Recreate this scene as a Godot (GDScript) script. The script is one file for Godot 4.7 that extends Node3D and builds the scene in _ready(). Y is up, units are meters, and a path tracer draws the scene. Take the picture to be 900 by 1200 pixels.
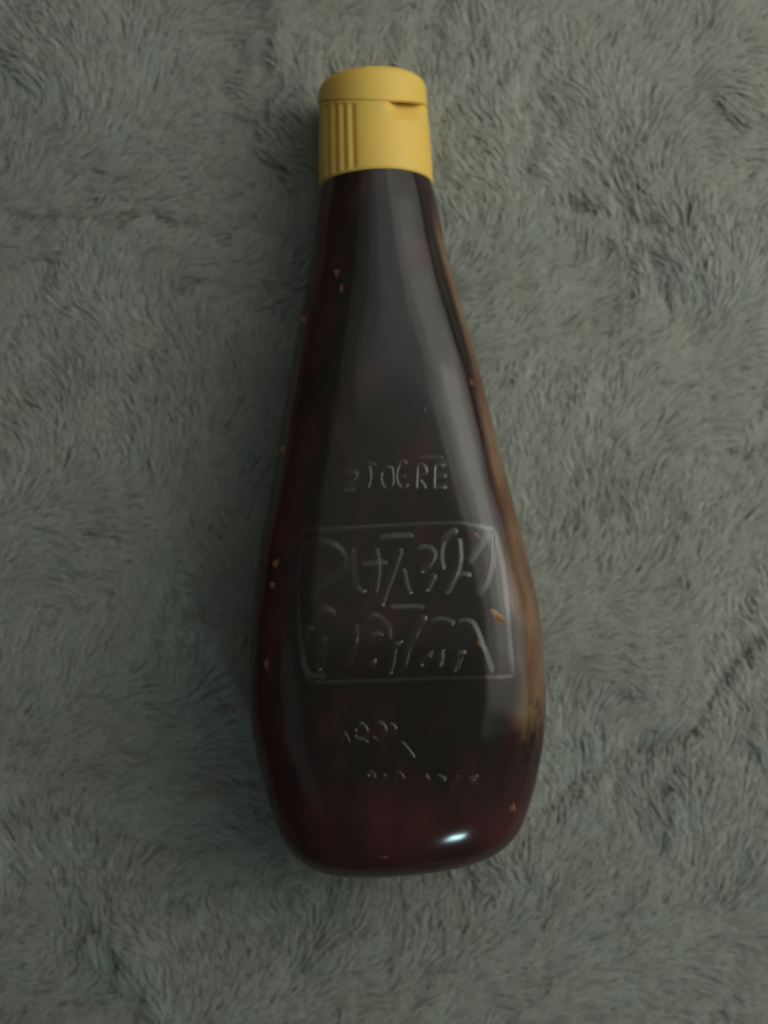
extends Node3D
# A squeeze bottle of chilli sauce lying on a plush blanket in a dim room, seen from above. Units are metres.

const MM := 0.001
# along the bottle (mm, 0 at the belly, towards the base): half width, half depth, roundness of the section
const PROFILE := [
	[-139.0, 15.2, 15.0, 2.0], [-131.0, 16.7, 16.0, 2.05], [-116.2, 19.1, 17.4, 2.15], [-101.2, 22.4, 18.9, 2.3],
	[-86.5, 25.7, 20.3, 2.55], [-74.5, 28.1, 21.2, 2.75], [-61.0, 30.6, 22.2, 2.95], [-46.5, 33.7, 23.2, 3.15],
	[-34.7, 36.2, 24.0, 3.3], [-20.0, 38.6, 24.7, 3.4], [-8.5, 39.5, 25.0, 3.4], [0.0, 39.6, 25.0, 3.35],
	[8.7, 39.3, 24.9, 3.2], [19.1, 38.0, 24.2, 3.0], [26.9, 36.3, 23.0, 2.8], [34.0, 34.3, 21.6, 2.6],
	[40.0, 31.9, 19.0, 2.5], [44.5, 28.4, 15.8, 2.4], [47.6, 23.8, 12.0, 2.3], [49.4, 17.8, 8.4, 2.2], [50.4, 9.5, 4.4, 2.1], [50.7, 0.05, 0.03, 2.0],
]
var rng := RandomNumberGenerator.new()
var wobble := FastNoiseLite.new()


func _ready() -> void:
	rng.seed = 7
	# --- camera
	var cam := Camera3D.new()
	cam.name = "camera"
	cam.fov = 44.97
	cam.near = 0.02
	cam.far = 20.0
	cam.position = Vector3(0.0, 0.3565, 0.0)
	cam.rotation_degrees = Vector3(-90, 0, 0)
	var lens := CameraAttributesPhysical.new()
	lens.frustum_focal_length = 29.0
	lens.frustum_focus_distance = 0.305
	lens.frustum_near = 0.02
	lens.frustum_far = 20.0
	lens.exposure_aperture = 3.9
	cam.attributes = lens
	add_child(cam)
	cam.current = true
	# --- the dim air of the room
	var env := Environment.new()
	env.background_mode = Environment.BG_COLOR
	env.background_color = Color(0.014, 0.014, 0.014).linear_to_srgb()
	env.tonemap_mode = Environment.TONE_MAPPER_LINEAR
	env.tonemap_exposure = 1.0
	env.sdfgi_enabled = true
	env.ssao_enabled = true
	env.ssil_enabled = true
	var we := WorldEnvironment.new()
	we.name = "environment"
	we.environment = env
	add_child(we)
	# --- lamps: the broad soft light from above, and a small cold one behind the photographer
	area_light("ceiling_light", Vector3(0.22, 0.90, -0.52), Vector3(0.05, 0.0, -0.06), Vector2(1.5, 1.1), 0.095, Color(0.98, 1.0, 0.96))
	area_light("ceiling_lamp_light", Vector3(0.12, 0.60, -0.42), Vector3(0.08, 0.0, -0.06), Vector2(0.52, 0.42), 0.020, Color(0.92, 1.0, 1.0))
	area_light("ceiling_lamp_core_light", Vector3(0.12, 0.61, -0.42), Vector3(0.08, 0.0, -0.06), Vector2(0.30, 0.26), 0.010, Color(0.92, 1.0, 1.0))
	area_light("window_light", Vector3(0.48, 0.36, -0.18), Vector3(0.07, 0.0, -0.02), Vector2(0.64, 0.72), 0.15, Color(1.0, 1.0, 0.95))
	area_light("window_middle_light", Vector3(0.475, 0.355, -0.18), Vector3(0.07, 0.0, -0.02), Vector2(0.42, 0.48), 0.07, Color(1.0, 1.0, 0.95))
	area_light("window_core_light", Vector3(0.47, 0.35, -0.18), Vector3(0.07, 0.0, -0.02), Vector2(0.22, 0.26), 0.03, Color(1.0, 1.0, 0.95))
	area_light("small_lamp_light", Vector3(0.37, 0.47, 1.0), Vector3(0, 0, 0.05), Vector2(0.12, 0.06), 0.12, Color(0.80, 0.97, 1.0))
	area_light("side_light", Vector3(-0.75, 0.8, 0.35), Vector3(0, 0, 0.05), Vector2(0.34, 0.8), 0.010, Color(0.95, 1.0, 0.98))

	wobble.seed = 3
	wobble.frequency = 0.035
	wobble.fractal_octaves = 2
	build_blanket()
	build_bottle()


func area_light(called: String, at: Vector3, aim: Vector3, size: Vector2, energy: float, tint: Color) -> void:
	var l := AreaLight3D.new()
	l.name = called
	l.area_size = size
	l.area_normalize_energy = true
	l.light_energy = energy
	l.light_color = tint
	l.area_range = 6.0
	l.shadow_enabled = true
	add_child(l)
	l.look_at_from_position(at, aim, Vector3(0, 0, -1))


# ---------------------------------------------------------------- helpers

func tag(o: Node, label: String, category: String) -> void:
	o.set_meta("label", label)
	o.set_meta("category", category)


func piece(called: String, mesh: Mesh, mat: Material, parent: Node) -> MeshInstance3D:
	var o := MeshInstance3D.new()
	o.name = called
	o.mesh = mesh
	o.material_override = mat
	parent.add_child(o, true)
	return o


# A sheet of (nu + 1) by (nv + 1) points f(i / nu, j / nv) with smooth normals; wrap joins the last column to the first; colour(i / nu, j / nv, point) is optional.
func sheet(nu: int, nv: int, f: Callable, wrap := false, colour = null, flip := false) -> ArrayMesh:
	var cols := nu if wrap else nu + 1
	var p := PackedVector3Array()
	var c := PackedColorArray()
	for j in nv + 1:
		for i in cols:
			var q: Vector3 = f.call(float(i) / nu, float(j) / nv)
			p.append(q)
			if colour != null:
				c.append(colour.call(float(i) / nu, float(j) / nv, q))
	var n := PackedVector3Array()
	n.resize(p.size())
	var idx := PackedInt32Array()
	for j in nv:
		for i in nu:
			var a := j * cols + i
			var b := j * cols + (i + 1) % cols
			var quad := [a, b, b + cols, a, b + cols, a + cols]
			if flip:
				quad = [a, b + cols, b, a, a + cols, b + cols]
			for k in [0, 3]:
				var fn: Vector3 = (p[quad[k + 2]] - p[quad[k]]).cross(p[quad[k + 1]] - p[quad[k]])
				for m in 3:
					n[quad[k + m]] += fn
					idx.append(quad[k + m])
	for k in n.size():
		n[k] = n[k].normalized() if n[k].length_squared() > 1e-30 else Vector3.UP
	var arr := []
	arr.resize(Mesh.ARRAY_MAX)
	arr[Mesh.ARRAY_VERTEX] = p
	arr[Mesh.ARRAY_NORMAL] = n
	arr[Mesh.ARRAY_INDEX] = idx
	if c.size():
		arr[Mesh.ARRAY_COLOR] = c
	var am := ArrayMesh.new()
	am.add_surface_from_arrays(Mesh.PRIMITIVE_TRIANGLES, arr)
	return am


func table(v: float) -> Vector3:   # (half width, half depth, roundness) at v mm
	var k := 0
	while k < PROFILE.size() - 2 and v > PROFILE[k + 1][0]:
		k += 1
	var a: Array = PROFILE[k]
	var b: Array = PROFILE[k + 1]
	var z: Array = PROFILE[maxi(k - 1, 0)]
	var y: Array = PROFILE[mini(k + 2, PROFILE.size() - 1)]
	var h: float = b[0] - a[0]
	var t := clampf((v - a[0]) / h, 0.0, 1.0)
	var out := [0.0, 0.0, 0.0]
	for m in 3:
		var ma: float = (b[m + 1] - z[m + 1]) / maxf(b[0] - z[0], 0.01) * h
		var mb: float = (y[m + 1] - a[m + 1]) / maxf(y[0] - a[0], 0.01) * h
		var lim: float = 3.0 * absf(b[m + 1] - a[m + 1])
		ma = clampf(ma, -lim, lim)
		mb = clampf(mb, -lim, lim)
		var t2 := t * t
		var t3 := t2 * t
		out[m] = (2 * t3 - 3 * t2 + 1) * a[m + 1] + (t3 - 2 * t2 + t) * ma + (3 * t2 - 2 * t3) * b[m + 1] + (t3 - t2) * mb
	return Vector3(out[0], out[1], out[2])


# A point of the bottle's outside, in metres: v mm along, ang round (0 at the right, PI / 2 facing up), inset mm inside.
func wall(v: float, ang: float, inset := 0.0) -> Vector3:
	var w := table(v)
	var e := 2.0 / w.z
	var cs := cos(ang)
	var sn := sin(ang)
	var bend := wobble.get_noise_3d(cs * 30.0, v, sn * 30.0) * 0.26 * smoothstep(-139.0, -110.0, v) * smoothstep(51.0, 40.0, v)
	var x := maxf(w.x - inset + bend, 0.01) * signf(cs) * pow(absf(cs), e)
	var y := maxf(w.y - inset + bend, 0.01) * signf(sn) * pow(absf(sn), e)
	return Vector3(x, y, v - x * 0.045 * smoothstep(24.0, 50.0, v)) * MM


# The height of the upper wall over (u, v), all in mm.
func top_of(u: float, v: float) -> float:
	var w := table(v)
	var r := clampf(absf(u) / maxf(w.x, 0.01), 0.0, 0.999)
	var ang := acos(pow(r, w.z / 2.0))
	var bend := wobble.get_noise_3d(cos(ang) * signf(u) * 30.0, v, sin(ang) * 30.0) * 0.26 * smoothstep(-139.0, -110.0, v)
	return (w.y + bend) * pow(1.0 - pow(r, w.z), 1.0 / w.z)


# ---------------------------------------------------------------- blanket

const CREASES := [[0.022, -0.090, 0.112, -0.082, 0.006, 0.0026], [-0.14, -0.083, -0.022, -0.070, -0.006, 0.0020], [0.05, 0.088, 0.13, 0.026, 0.006, 0.0020],
	[-0.15, 0.075, -0.05, 0.098, 0.008, 0.0014], [0.06, -0.018, 0.125, -0.012, 0.003, 0.0016]]
var fold := FastNoiseLite.new()

func ground(x: float, z: float) -> float:   # the weave under the pile
	var y := -0.0054 + fold.get_noise_2d(x * 1000.0, z * 1000.0) * 0.0050
	# the bottle presses it down
	var d := Vector2(x - 0.002, (z - 0.045) * 0.75).length()
	# a few long soft creases in the plush: start, end (m), sag, depth
	for c in CREASES:
		var t: float = (x - c[0]) / (c[2] - c[0])
		if t > -0.1 and t < 1.1:
			var line: float = lerpf(c[1], c[3], t) + c[4] * sin(t * PI) + fold.get_noise_2d(x * 2500.0, c[1] * 5000.0) * 0.006
			var off: float = (z - line) / 0.0026
			y -= c[5] * exp(-off * off) * smoothstep(-0.1, 0.12, t) * smoothstep(1.1, 0.88, t)
			y += c[5] * 0.5 * exp(-pow((z - line - 0.006) / 0.005, 2.0)) * smoothstep(-0.1, 0.12, t) * smoothstep(1.1, 0.88, t)
	return y - 0.0012 * smoothstep(0.05, 0.02, d)


func build_blanket() -> void:
	fold.seed = 11
	fold.frequency = 0.014
	fold.fractal_octaves = 3
	var root := Node3D.new()
	root.name = "blanket"
	add_child(root)
	tag(root, "grey-green plush blanket spread flat under the sauce bottle", "blanket")
	var weave := StandardMaterial3D.new()
	weave.albedo_color = Color(0.28, 0.30, 0.265).linear_to_srgb()
	weave.roughness = 1.0
	weave.metallic_specular = 0.0
	var hx := 0.25
	var hz := 0.29
	piece("backing", sheet(150, 174, func(a, b): return Vector3((a * 2 - 1) * hx, ground((a * 2 - 1) * hx, (b * 2 - 1) * hz), (b * 2 - 1) * hz)), weave, root)

	var fur := StandardMaterial3D.new()
	fur.albedo_color = Color.WHITE
	fur.vertex_color_use_as_albedo = true
	fur.roughness = 1.0
	fur.metallic_specular = 0.0
	fur.rim_enabled = true
	fur.rim = 0.25
	fur.rim_tint = 0.7
	fur.backlight_enabled = true
	fur.backlight = Color(0.8, 0.8, 0.8)
	fur.cull_mode = BaseMaterial3D.CULL_DISABLED

	var lay := FastNoiseLite.new()
	lay.seed = 21
	lay.frequency = 0.011
	lay.fractal_octaves = 2
	lay.domain_warp_enabled = true
	lay.domain_warp_amplitude = 22.0
	lay.domain_warp_frequency = 0.02
	var lock := FastNoiseLite.new()
	lock.seed = 5
	lock.frequency = 0.075
	lock.fractal_octaves = 2
	var shade := FastNoiseLite.new()
	shade.seed = 9
	shade.frequency = 0.03
	shade.fractal_octaves = 2

	var pos := PackedVector3Array()
	var nor := PackedVector3Array()
	var col := PackedColorArray()
	var idx := PackedInt32Array()
	var step := 0.00054
	var nx := int(2 * hx / step)
	var nz := int(2 * hz / step)
	var cell := 4.2                       # mm, about one lock of pile
	for jz in nz:
		for jx in nx:
			var x := -hx + (jx + rng.randf()) * step
			var z := -hz + (jz + rng.randf()) * step
			var far := maxf(absf(x) - 0.125, absf(z) - 0.16)
			if far > 0.0 and rng.randf() < 0.70:
				continue
			var mx := x * 1000.0
			var mz := z * 1000.0
			# the lock this hair belongs to
			var cx := floorf(mx / cell)
			var cz := floorf(mz / (cell * 1.5))
			var h1 := fposmod(sin(cx * 127.1 + cz * 311.7) * 43758.5453, 1.0)
			var h2 := fposmod(sin(cx * 269.5 + cz * 183.3) * 43758.5453, 1.0)
			var h3 := fposmod(sin(cx * 419.2 + cz * 371.9) * 43758.5453, 1.0)
			var lx := (cx + 0.25 + 0.5 * h1) * cell * MM
			var lz := (cz + 0.25 + 0.5 * h2) * cell * 1.5 * MM
			# which way the pile lies: mostly up the picture and to the right, swirling in places
			var n := lay.get_noise_2d(mx, mz)
			var turn := -1.05 + n * 2.0 + lock.get_noise_2d(mx, mz) * 0.7 + rng.randfn(0.0, 0.13) + (h3 - 0.5) * 0.3
			var dir := Vector3(cos(turn), 0, sin(turn))
			var side := Vector3(-dir.z, 0, dir.x)
			var long := (0.0066 + 0.0012 * h1 + rng.randf() * 0.0022) 
			var rise := 0.0040 + 0.0006 * h2 + rng.randf() * 0.0012 + lock.get_noise_2d(mx * 1.7 + 90.0, mz * 1.7) * 0.0007
			# under the bottle it lies flat
			var under := 0.0
			var bx := x - 0.0035 - (z - 0.0465) * 0.041
			var bv := (z - 0.0465) * 1000.0
			if bv > -168.0 and bv < 54.0:
				var hw := (table(clampf(bv, -137.0, 50.0)).x if bv > -137.0 else 15.0) * MM
				under = smoothstep(hw * 0.95, hw * 0.6, absf(bx))
				rise *= 1.0 - 0.7 * under
			var base := Vector3(x, ground(x, z), z)
			var pull := Vector3(lx - x, 0, lz - z) * 0.18
			var w := 0.00026 + rng.randf() * 0.00014
			if far > 0.0:
				w *= 1.6
			var tone := 0.52 * (1.0 + shade.get_noise_2d(mx, mz) * 0.06 + rng.randfn(0.0, 0.045))
			var hue := lock.get_noise_2d(mx * 0.7 + 300.0, mz * 0.7) * 0.04
			var tint := Color(tone * (0.99 + hue), tone * 1.005, tone * (0.90 - hue * 0.5))
			var first := pos.size()
			for k in 3:
				var t := k * 0.5
				var at := base + dir * long * (t * 0.35 + t * t * 0.65) + Vector3.UP * rise * (t * 1.75 - t * t * 0.78) + pull * t * t
				var ww := side * w * (1.0 - 0.62 * t * t)
				var nn := (Vector3.UP * 0.9 - dir * (0.75 - 0.7 * t)).normalized()
				pos.append(at - ww)
				pos.append(at + ww)
				nor.append((nn - side * 0.45).normalized())
				nor.append((nn + side * 0.45).normalized())
				col.append(tint)
				col.append(tint)
			for k in 2:
				var q := first + k * 2
				idx.append_array(PackedInt32Array([q, q + 3, q + 1, q, q + 2, q + 3]))
	var arr := []
	arr.resize(Mesh.ARRAY_MAX)
	arr[Mesh.ARRAY_VERTEX] = pos
	arr[Mesh.ARRAY_NORMAL] = nor
	arr[Mesh.ARRAY_COLOR] = col
	arr[Mesh.ARRAY_INDEX] = idx
	var am := ArrayMesh.new()
	am.add_surface_from_arrays(Mesh.PRIMITIVE_TRIANGLES, arr)
	piece("pile", am, fur, root).set_meta("kind", "stuff")


# ---------------------------------------------------------------- bottle

var clear: StandardMaterial3D
var raised: StandardMaterial3D

# A raised rib moulded on the upper wall along points (u, v) in mm; wide and high in mm.
func rib(points: Array, wide: float, high: float) -> ArrayMesh:
	var curve := Curve3D.new()
	for k in points.size():
		var a: Vector2 = points[maxi(k - 1, 0)]
		var b: Vector2 = points[mini(k + 1, points.size() - 1)]
		var t := (b - a) * (0.16 if points.size() > 2 else 0.0)
		if k == 0 or k == points.size() - 1:
			t *= 0.6
		curve.add_point(Vector3(points[k].x, points[k].y, 0), -Vector3(t.x, t.y, 0), Vector3(t.x, t.y, 0))
	curve.bake_interval = 0.2
	var total := curve.get_baked_length()
	var ns := maxi(8, int(total / 0.35))
	var shape := func(a: float, b: float) -> Vector3:
		var s := b * total
		var q := curve.sample_baked(s)
		var dd := curve.sample_baked(minf(s + 0.15, total)) - curve.sample_baked(maxf(s - 0.15, 0.0))
		var nrm := Vector3(-dd.y, dd.x, 0).normalized()
		var near := minf(s, total - s)
		var end := sqrt(clampf(1.0 - pow(1.0 - clampf(near / (wide * 0.5), 0.0, 1.0), 2.0), 0.0, 1.0))
		var c := a * 2.0 - 1.0
		var at := q + nrm * c * wide * 0.5 * maxf(end, 0.02)
		var crest := end * (0.5 + 0.5 * cos(c * PI))
		at += Vector3(-0.13, 0.15, 0.0) * wide * crest      # the mould draws the crest a little to one side
		var y := top_of(at.x, at.y) + high * crest - 0.03
		return Vector3(at.x, y, at.y) * MM
	return sheet(10, ns, shape, false, null, true)


func emboss(called: String, strokes: Array, wide: float, high: float, parent: Node) -> void:
	for s in strokes:
		piece(called, rib(s, wide, high), raised, parent)


func build_bottle() -> void:
	var bottle := Node3D.new()
	bottle.name = "sauce_bottle"
	add_child(bottle)
	bottle.position = Vector3(0.0035, 0.0212, 0.0465)
	bottle.basis = Basis(Vector3.UP, deg_to_rad(2.37)) * Basis(Vector3.RIGHT, deg_to_rad(-3.3))
	tag(bottle, "clear squeeze bottle of dark red chilli sauce with yellow flip cap, lying on the blanket", "bottle")

	clear = StandardMaterial3D.new()
	clear.resource_name = "clear plastic"
	clear.transparency = BaseMaterial3D.TRANSPARENCY_ALPHA
	clear.albedo_color = Color(0.5, 0.5, 0.5, 0.03)
	clear.roughness = 0.13
	clear.metallic_specular = 0.45

	# clear wall
	var shell := piece("bottle_wall", sheet(160, 150, func(a, b): return wall(lerpf(-139.0, 50.7, 1.0 - pow(1.0 - b, 1.6)), a * TAU), true), clear, bottle)

	# sauce inside, with its thin streaky film on the right side
	var streak := FastNoiseLite.new()
	streak.seed = 31
	streak.frequency = 0.5
	streak.fractal_octaves = 3
	var patch := FastNoiseLite.new()
	patch.seed = 32
	patch.frequency = 0.045
	patch.fractal_octaves = 3
	var sm := StandardMaterial3D.new()
	sm.resource_name = "chilli sauce"
	sm.vertex_color_use_as_albedo = true
	sm.roughness = 0.6
	sm.metallic_specular = 0.0
	var sauce_tint := func(a: float, _b: float, q: Vector3) -> Color:
		var m := patch.get_noise_3d(q.x * 1500.0, q.y * 1500.0, q.z * 900.0) * 0.5 + 0.5
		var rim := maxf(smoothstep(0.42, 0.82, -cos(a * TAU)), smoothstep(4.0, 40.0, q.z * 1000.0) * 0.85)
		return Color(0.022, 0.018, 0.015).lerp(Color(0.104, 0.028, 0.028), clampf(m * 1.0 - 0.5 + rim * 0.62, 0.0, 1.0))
	var sauce := piece("sauce", sheet(220, 170, func(a, b): return wall(lerpf(-137.0, 50.4, 1.0 - pow(1.0 - b, 1.6)), a * TAU, 0.35), true, sauce_tint), sm, bottle)
	var fm := StandardMaterial3D.new()
	fm.resource_name = "sauce film"
	fm.vertex_color_use_as_albedo = true
	fm.roughness = 0.5
	fm.metallic_specular = 0.1
	var film_shape := func(a: float, b: float) -> Vector3:
		var v := lerpf(-134.0, 20.0, b)
		var edge := lerpf(0.60, 0.92, smoothstep(-116.0, -20.0, v)) + patch.get_noise_2d(v * 0.5, 3.0) * 0.16
		var ang := lerpf(-0.9, edge, a)
		return wall(v, ang, 0.2)
	var film_tint := func(a: float, b: float, q: Vector3) -> Color:
			var s := streak.get_noise_3d(q.x * 900.0 - q.z * 1000.0 * 0.12, q.y * 600.0, q.z * 130.0) * 0.5 + 0.5
			var m := patch.get_noise_3d(q.x * 900.0, 50.0, q.z * 900.0) * 0.5 + 0.5
			var c := Color(0.17, 0.088, 0.048).lerp(Color(0.27, 0.18, 0.105), clampf(s * 1.5 - 0.25, 0, 1))
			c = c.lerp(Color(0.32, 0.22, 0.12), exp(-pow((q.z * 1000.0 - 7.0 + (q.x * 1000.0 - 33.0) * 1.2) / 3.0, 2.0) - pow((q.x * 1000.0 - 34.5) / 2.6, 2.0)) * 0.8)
			c = c.lerp(Color(0.10, 0.028, 0.018), clampf(m * 1.9 - 0.7, 0, 1) * 0.8)
			return Color(0.030, 0.015, 0.012).lerp(c, smoothstep(1.0, 0.86, a) * smoothstep(0.0, 0.12, b) * smoothstep(1.0, 0.84, b + 0.16 * (s - 0.5)))
	piece("sauce_film", sheet(30, 220, film_shape, false, film_tint), fm, bottle)
	# flecks of chilli and seeds against the wall
	var fleck_tints := [Color(0.19, 0.085, 0.042), Color(0.13, 0.05, 0.036), Color(0.30, 0.15, 0.06)]
	var fleck_mats := []
	for c in fleck_tints:
		var m := StandardMaterial3D.new()
		m.albedo_color = c.linear_to_srgb()
		m.roughness = 0.6
		m.metallic_specular = 0.1
		fleck_mats.append(m)
	# u, v in mm, size in mm, tint
	for f in [[-11.2, -109.0, 1.3, 1], [-10.2, -104.5, 1.1, 1], [-20.6, -98.0, 1.2, 0], [-27.5, -63.5, 1.0, 0], [-29.5, -33.5, 1.4, 1], [-30.6, -27.5, 1.2, 1],
			[-33.0, -8.0, 1.1, 1], [25.6, -18.0, 1.7, 2], [21.4, -38.5, 0.9, 0], [20.9, -11.0, 0.9, 0], [19.0, -28.5, 0.9, 1], [22.6, -79.0, 0.9, 0], [10.0, -71.0, 0.7, 0],
			[28.0, 31.5, 1.2, 0], [-5.5, 42.0, 1.2, 1]]:
		var sh := rng.randf_range(0.7, 1.4)
		var ra := rng.randf() * TAU
		var size: float = f[2] * 1.12
		var seed_off := rng.randf() * 50.0
		var fleck_shape := func(a: float, b: float) -> Vector3:
			var th := b * PI
			var dd := Vector3(sin(th) * cos(a * TAU) * sh, cos(th) * 0.35, sin(th) * sin(a * TAU) / sh)
			return dd.rotated(Vector3.UP, ra) * size * (1.0 + 0.55 * wobble.get_noise_3d(dd.x * 20 + seed_off, dd.y * 20, dd.z * 20)) * MM
		var o := piece("chilli_fleck", sheet(10, 6, fleck_shape, true), fleck_mats[f[3]], sauce)
		o.position = Vector3(f[0], top_of(f[0], f[1]) - 0.62 , f[1]) * MM

	build_marks(bottle)
	build_cap(bottle)


func build_marks(bottle: Node) -> void:
	# moulded lettering in raised ribs: the framed two-line name, the small line above it and the marks near the foot (u, v in mm)
	var frame := [
		[Vector2(-22.6, -41.7), Vector2(-13.8, -41.6), Vector2(-3.6, -41.7), Vector2(7.2, -41.8), Vector2(17.7, -41.6), Vector2(27.0, -39.7)],
		[Vector2(27.0, -39.7), Vector2(28.0, -31.6), Vector2(28.6, -23.1), Vector2(28.9, -12.7), Vector2(29.4, -2.2)],
		[Vector2(29.4, -2.2), Vector2(12.4, -2.7), Vector2(0.7, -2.8), Vector2(-11.8, -2.9), Vector2(-22.2, -3.0)],
		[Vector2(-22.6, -41.7), Vector2(-24.1, -28.8), Vector2(-24.4, -17.0), Vector2(-23.4, -8.7), Vector2(-22.2, -3.0)],
	]
	var letters := [
		[Vector2(-22.3, -37.5), Vector2(-18.1, -38.5), Vector2(-14.0, -37.1), Vector2(-11.8, -33.7), Vector2(-13.4, -30.1), Vector2(-17.8, -27.7), Vector2(-21.1, -24.2)],
		[Vector2(-9.9, -36.4), Vector2(-10.0, -31.3), Vector2(-9.3, -26.9), Vector2(-7.6, -24.9)],
		[Vector2(-8.1, -31.8), Vector2(-4.7, -32.2), Vector2(-1.0, -32.3)],
		[Vector2(-3.9, -36.2), Vector2(-3.6, -30.4), Vector2(-4.8, -24.5)],
		[Vector2(-3.4, -38.5), Vector2(0.8, -38.8), Vector2(5.8, -38.9)],
		[Vector2(2.5, -36.1), Vector2(0.3, -30.4), Vector2(-1.9, -25.1), Vector2(-3.4, -20.9)],
		[Vector2(2.8, -30.8), Vector2(3.2, -27.3), Vector2(4.1, -24.0)],
		[Vector2(6.2, -34.9), Vector2(8.3, -35.8), Vector2(10.5, -35.0), Vector2(10.1, -32.6), Vector2(7.2, -29.3)],
		[Vector2(10.8, -29.3), Vector2(9.3, -26.7), Vector2(8.0, -24.3)],
		[Vector2(17.0, -40.2), Vector2(13.3, -37.4), Vector2(12.3, -33.6), Vector2(12.8, -29.7)],
		[Vector2(17.1, -38.1), Vector2(17.1, -32.5), Vector2(15.7, -28.4), Vector2(13.1, -23.9)],
		[Vector2(26.3, -39.7), Vector2(23.5, -37.0), Vector2(20.9, -33.8), Vector2(19.0, -31.2)],
		[Vector2(15.7, -28.3), Vector2(17.8, -28.4), Vector2(20.0, -28.2)],
		[Vector2(26.2, -39.4), Vector2(25.4, -31.7), Vector2(23.3, -26.0), Vector2(20.7, -23.1)],
		[Vector2(-1.5, -20.9), Vector2(2.8, -20.9), Vector2(7.7, -20.7)],
		[Vector2(-24.4, -16.6), Vector2(-20.3, -16.6)],
		[Vector2(-14.6, -19.9), Vector2(-17.7, -21.5), Vector2(-19.6, -19.7), Vector2(-22.9, -13.5), Vector2(-23.9, -9.4), Vector2(-22.1, -5.0), Vector2(-17.6, -4.3)],
		[Vector2(-17.7, -14.5), Vector2(-18.4, -10.6), Vector2(-19.6, -5.8)],
		[Vector2(-9.7, -17.5), Vector2(-10.1, -12.9), Vector2(-12.3, -6.9)],
		[Vector2(-7.2, -17.6), Vector2(-4.6, -19.1), Vector2(-1.7, -16.2), Vector2(-1.6, -12.7)],
		[Vector2(-6.4, -13.7), Vector2(-4.5, -14.4), Vector2(-2.9, -14.2)],
		[Vector2(-5.2, -8.1), Vector2(-6.1, -7.0), Vector2(-7.1, -5.9)],
		[Vector2(1.2, -12.1), Vector2(-0.2, -11.1), Vector2(-0.9, -7.8), Vector2(-2.1, -4.0)],
		[Vector2(8.0, -18.6), Vector2(6.3, -16.3), Vector2(4.8, -13.4), Vector2(3.2, -10.4), Vector2(2.1, -7.1), Vector2(1.1, -4.3)],
		[Vector2(8.9, -16.7), Vector2(12.0, -17.5), Vector2(15.2, -16.2)],
		[Vector2(8.9, -9.2), Vector2(7.3, -7.5), Vector2(6.0, -6.0)],
		[Vector2(11.6, -9.5), Vector2(11.2, -7.7), Vector2(10.7, -5.5)],
		[Vector2(17.7, -8.9), Vector2(16.3, -8.7), Vector2(15.3, -6.6), Vector2(14.3, -4.0)],
		[Vector2(15.8, -16.6), Vector2(19.4, -16.3), Vector2(21.7, -10.6), Vector2(24.0, -3.2)],
	]
	var small := [
		[Vector2(-11.6, -55.4), Vector2(-9.9, -56.0), Vector2(-8.1, -55.5), Vector2(-9.5, -53.4), Vector2(-11.6, -51.5), Vector2(-8.7, -51.3)],
		[Vector2(-6.5, -57.4), Vector2(-4.8, -58.0), Vector2(-3.0, -57.5)],
		[Vector2(-4.8, -57.5), Vector2(-4.7, -54.2), Vector2(-5.7, -51.4)],
		[Vector2(0.4, -57.3), Vector2(-1.6, -55.9), Vector2(-1.9, -53.2), Vector2(-0.7, -51.4), Vector2(0.9, -52.7), Vector2(1.0, -55.8), Vector2(0.2, -57.3)],
		[Vector2(5.0, -57.6), Vector2(3.3, -58.1), Vector2(2.1, -55.7), Vector2(2.2, -52.6), Vector2(3.7, -51.3), Vector2(4.8, -52.5)],
		[Vector2(2.7, -54.1), Vector2(4.7, -54.3)],
		[Vector2(6.9, -50.7), Vector2(7.4, -56.6), Vector2(9.2, -56.8), Vector2(9.5, -55.0), Vector2(7.5, -54.0)],
		[Vector2(7.7, -53.7), Vector2(9.5, -50.8)],
		[Vector2(11.3, -50.5), Vector2(11.8, -56.9)],
		[Vector2(11.8, -56.9), Vector2(14.6, -56.8)],
		[Vector2(11.7, -54.0), Vector2(14.9, -53.9)],
		[Vector2(11.3, -51.2), Vector2(14.8, -51.1)],
		[Vector2(7.7, -58.8), Vector2(14.3, -58.8)],
	]
	var foot := [
		[Vector2(-14.7, 12.5), Vector2(-13.7, 9.6), Vector2(-12.5, 12.6)],
		[Vector2(-10.9, 8.6), Vector2(-9.3, 7.6), Vector2(-8.1, 9.3), Vector2(-9.1, 11.4), Vector2(-11.0, 10.9), Vector2(-10.9, 8.6)],
		[Vector2(-11.2, 12.7), Vector2(-9.5, 11.4), Vector2(-7.8, 12.6)],
		[Vector2(-5.9, 8.2), Vector2(-4.4, 7.6), Vector2(-3.4, 9.5), Vector2(-5.2, 12.0), Vector2(-6.7, 10.7)],
		[Vector2(-2.5, 7.9), Vector2(-1.0, 8.8), Vector2(-1.8, 11.7)],
		[Vector2(0.3, 12.3), Vector2(2.4, 14.9), Vector2(3.6, 17.1)],
		[Vector2(-9.0, 20.9), Vector2(-7.3, 19.9), Vector2(-6.3, 21.9)],
		[Vector2(-4.3, 20.2), Vector2(-3.9, 22.4)],
		[Vector2(-1.8, 22.5), Vector2(-0.4, 20.2), Vector2(0.8, 22.4)],
		[Vector2(6.0, 20.6), Vector2(7.2, 22.9)],
		[Vector2(9.0, 21.2), Vector2(11.5, 22.6)],
		[Vector2(14.5, 21.5), Vector2(12.3, 25.3)],
		[Vector2(16.7, 22.5), Vector2(19.7, 22.3)],
		[Vector2(18.4, 22.6), Vector2(18.3, 25.5)],
	]
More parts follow.
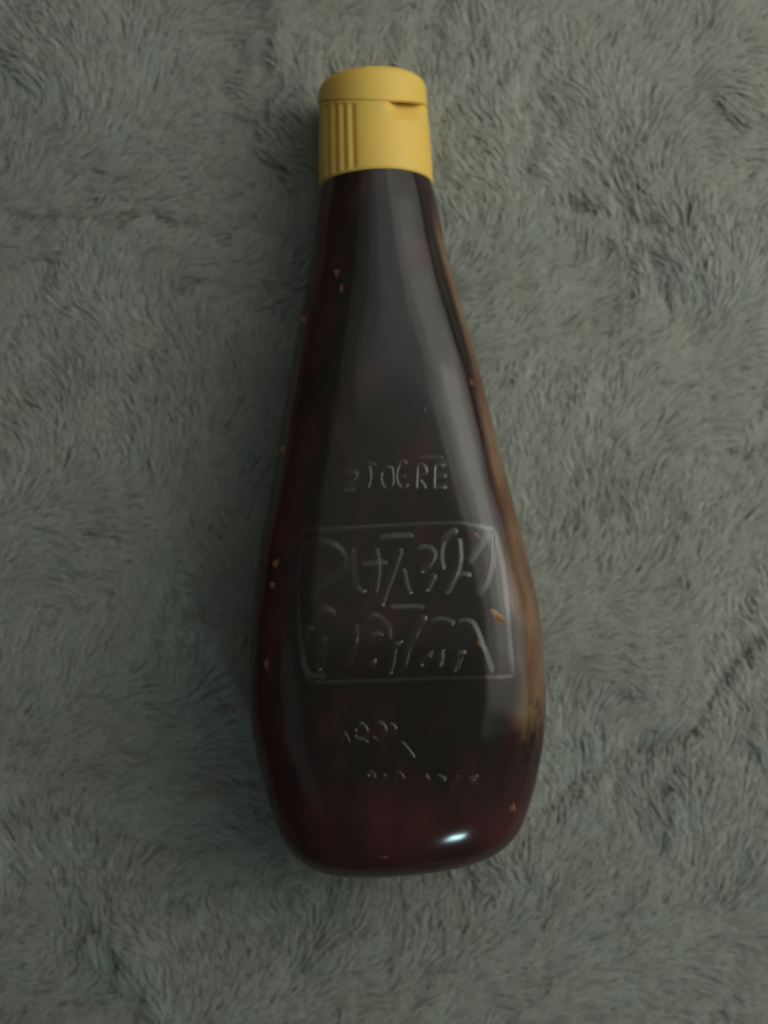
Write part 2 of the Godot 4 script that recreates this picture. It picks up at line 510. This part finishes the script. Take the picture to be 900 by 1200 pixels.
	var stubs := [
		[Vector2(-7.1, -26.0), Vector2(-7.9, -24.7)],
		[Vector2(-2.6, -22.4), Vector2(-3.5, -21.1)],
		[Vector2(4.6, -25.1), Vector2(3.7, -23.8)],
		[Vector2(7.7, -30.3), Vector2(6.8, -29.0)],
		[Vector2(8.7, -25.6), Vector2(7.8, -24.4)],
		[Vector2(13.7, -24.8), Vector2(12.8, -23.5)],
		[Vector2(20.0, -17.1), Vector2(19.1, -15.9)],
		[Vector2(12.0, -10.3), Vector2(11.1, -9.0)],
		[Vector2(11.3, -6.6), Vector2(10.4, -5.3)],
		[Vector2(9.1, -10.0), Vector2(8.2, -8.7)],
		[Vector2(6.5, -6.9), Vector2(5.6, -5.6)],
		[Vector2(17.5, -9.7), Vector2(16.6, -8.5)],
		[Vector2(14.9, -5.2), Vector2(14.0, -4.0)],
		[Vector2(22.3, -11.3), Vector2(21.4, -10.1)],
		[Vector2(-5.2, -8.5), Vector2(-6.1, -7.2)],
		[Vector2(-1.4, -5.2), Vector2(-2.3, -4.0)],
		[Vector2(1.6, -12.9), Vector2(0.7, -11.6)],
		[Vector2(-9.5, -13.8), Vector2(-10.4, -12.5)],
		[Vector2(-19.1, -6.7), Vector2(-20.0, -5.5)],
		[Vector2(26.8, -2.7), Vector2(25.8, -1.4)],
		[Vector2(8.1, -18.7), Vector2(6.8, -17.1), Vector2(5.6, -15.1)],
		[Vector2(10.2, -35.0), Vector2(10.6, -34.9)],
	]
	var bars := [
		[Vector2(11.6, -57.1), Vector2(15.1, -57.0)],
		[Vector2(11.4, -54.1), Vector2(15.2, -54.1)],
		[Vector2(11.1, -51.2), Vector2(15.0, -51.2)],
	]
	raised = clear.duplicate()
	raised.roughness = 0.05
	raised.metallic_specular = 0.42
	emboss("raised_frame", frame, 1.3, 0.065, bottle)
	emboss("raised_letter", letters, 2.2, 0.29, bottle)
	emboss("raised_letter", bars, 2.0, 0.55, bottle)
	emboss("raised_letter", stubs, 1.6, 0.5, bottle)
	emboss("raised_letter", small, 1.3, 0.24, bottle)
	emboss("raised_mark", foot, 1.4, 0.30, bottle)


func build_cap(bottle: Node) -> void:
	var ym := StandardMaterial3D.new()
	ym.resource_name = "yellow plastic"
	ym.albedo_color = Color(0.96, 0.60, 0.13).linear_to_srgb()
	ym.roughness = 0.42
	ym.metallic_specular = 0.4
	ym.subsurf_scatter_enabled = true
	ym.subsurf_scatter_strength = 0.3
	var r0 := 15.8
	# radius of the cap at v; ang PI / 2 faces the viewer, 0 is the right
	var radius := func(v: float) -> float:
		return lerpf(15.05, r0, smoothstep(-164.5, -137.0, v))
	var seam := func(ang: float) -> float:   # where the lid ends
		return -159.5 + 3.9 * pow(maxf(sin(ang), 0.0), 1.5) + 1.0 * cos(ang)
	var skirt_shape := func(a: float, b: float) -> Vector3:
		var ang := a * TAU
		var s: float = seam.call(ang)
		var v: float
		var r: float
		if b < 0.06:
			v = s - 0.4
			r = radius.call(v) - 1.4 * (1.0 - b / 0.06) - 0.4
		elif b > 0.97:
			var k := (b - 0.97) / 0.03
			v = -137.0
			r = r0 - k * 1.6
		else:
			var k := (b - 0.06) / 0.91
			v = lerpf(s - 0.4, -137.0, k)
			r = radius.call(v) - 0.35 * smoothstep(0.5, 0.0, v - s) - 0.3 * pow(smoothstep(-138.0, -137.0, v), 2.0)
		# grip grooves on the left
		var deg := rad_to_deg(ang)
		for g in [112.0, 122.0, 133.0, 146.0]:
			var dg: float = (deg - g) / 3.0
			r -= 0.42 * exp(-dg * dg) * smoothstep(s + 0.6, s + 1.6, v) * smoothstep(-137.1, -138.4, v)
		# the thumb notch under the lip on the right
		var na := (deg - 47.0) / 23.0
		var nv: float = (v - s) / 5.4
		if v - s > -0.5:
			r -= 3.3 * exp(-na * na * na * na) * pow(clampf(1.0 - absf(nv), 0.0, 1.0), 1.2)
		return Vector3(cos(ang) * r, sin(ang) * r, v) * MM
	var skirt := piece("cap", sheet(420, 90, skirt_shape, true), ym, bottle)
	var lid_shape := func(a: float, b: float) -> Vector3:
		var ang := a * TAU
		var s: float = seam.call(ang)
		var top := -165.8
		var rr: float = radius.call(-163.0)
		var v: float
		var r: float
		var bev := 2.3
		if b < 0.3:            # the flat end
			r = (rr - bev) * b / 0.3
			v = top - 0.5 * (1.0 - pow(b / 0.3, 2.0)) * 0.4
		elif b < 0.6:          # the rounded rim
			var t := (b - 0.3) / 0.3 * PI * 0.5
			r = rr - bev + bev * sin(t)
			v = top + bev * (1.0 - cos(t))
		elif b < 0.88:         # the side
			var k := (b - 0.6) / 0.28
			v = lerpf(top + bev, s - 0.35, k)
			r = lerpf(rr, radius.call(s) + 0.1, k)
		else:                  # the lip turns in
			var t := (b - 0.88) / 0.12 * PI * 0.5
			v = s - 0.35 + 0.35 * sin(t)
			r = radius.call(s) + 0.1 - 0.5 * (1.0 - cos(t)) - 0.9 * maxf(0.0, (b - 0.97) / 0.03)
		return Vector3(cos(ang) * r, sin(ang) * r, v) * MM
	piece("lid", sheet(360, 60, lid_shape, true), ym, skirt)
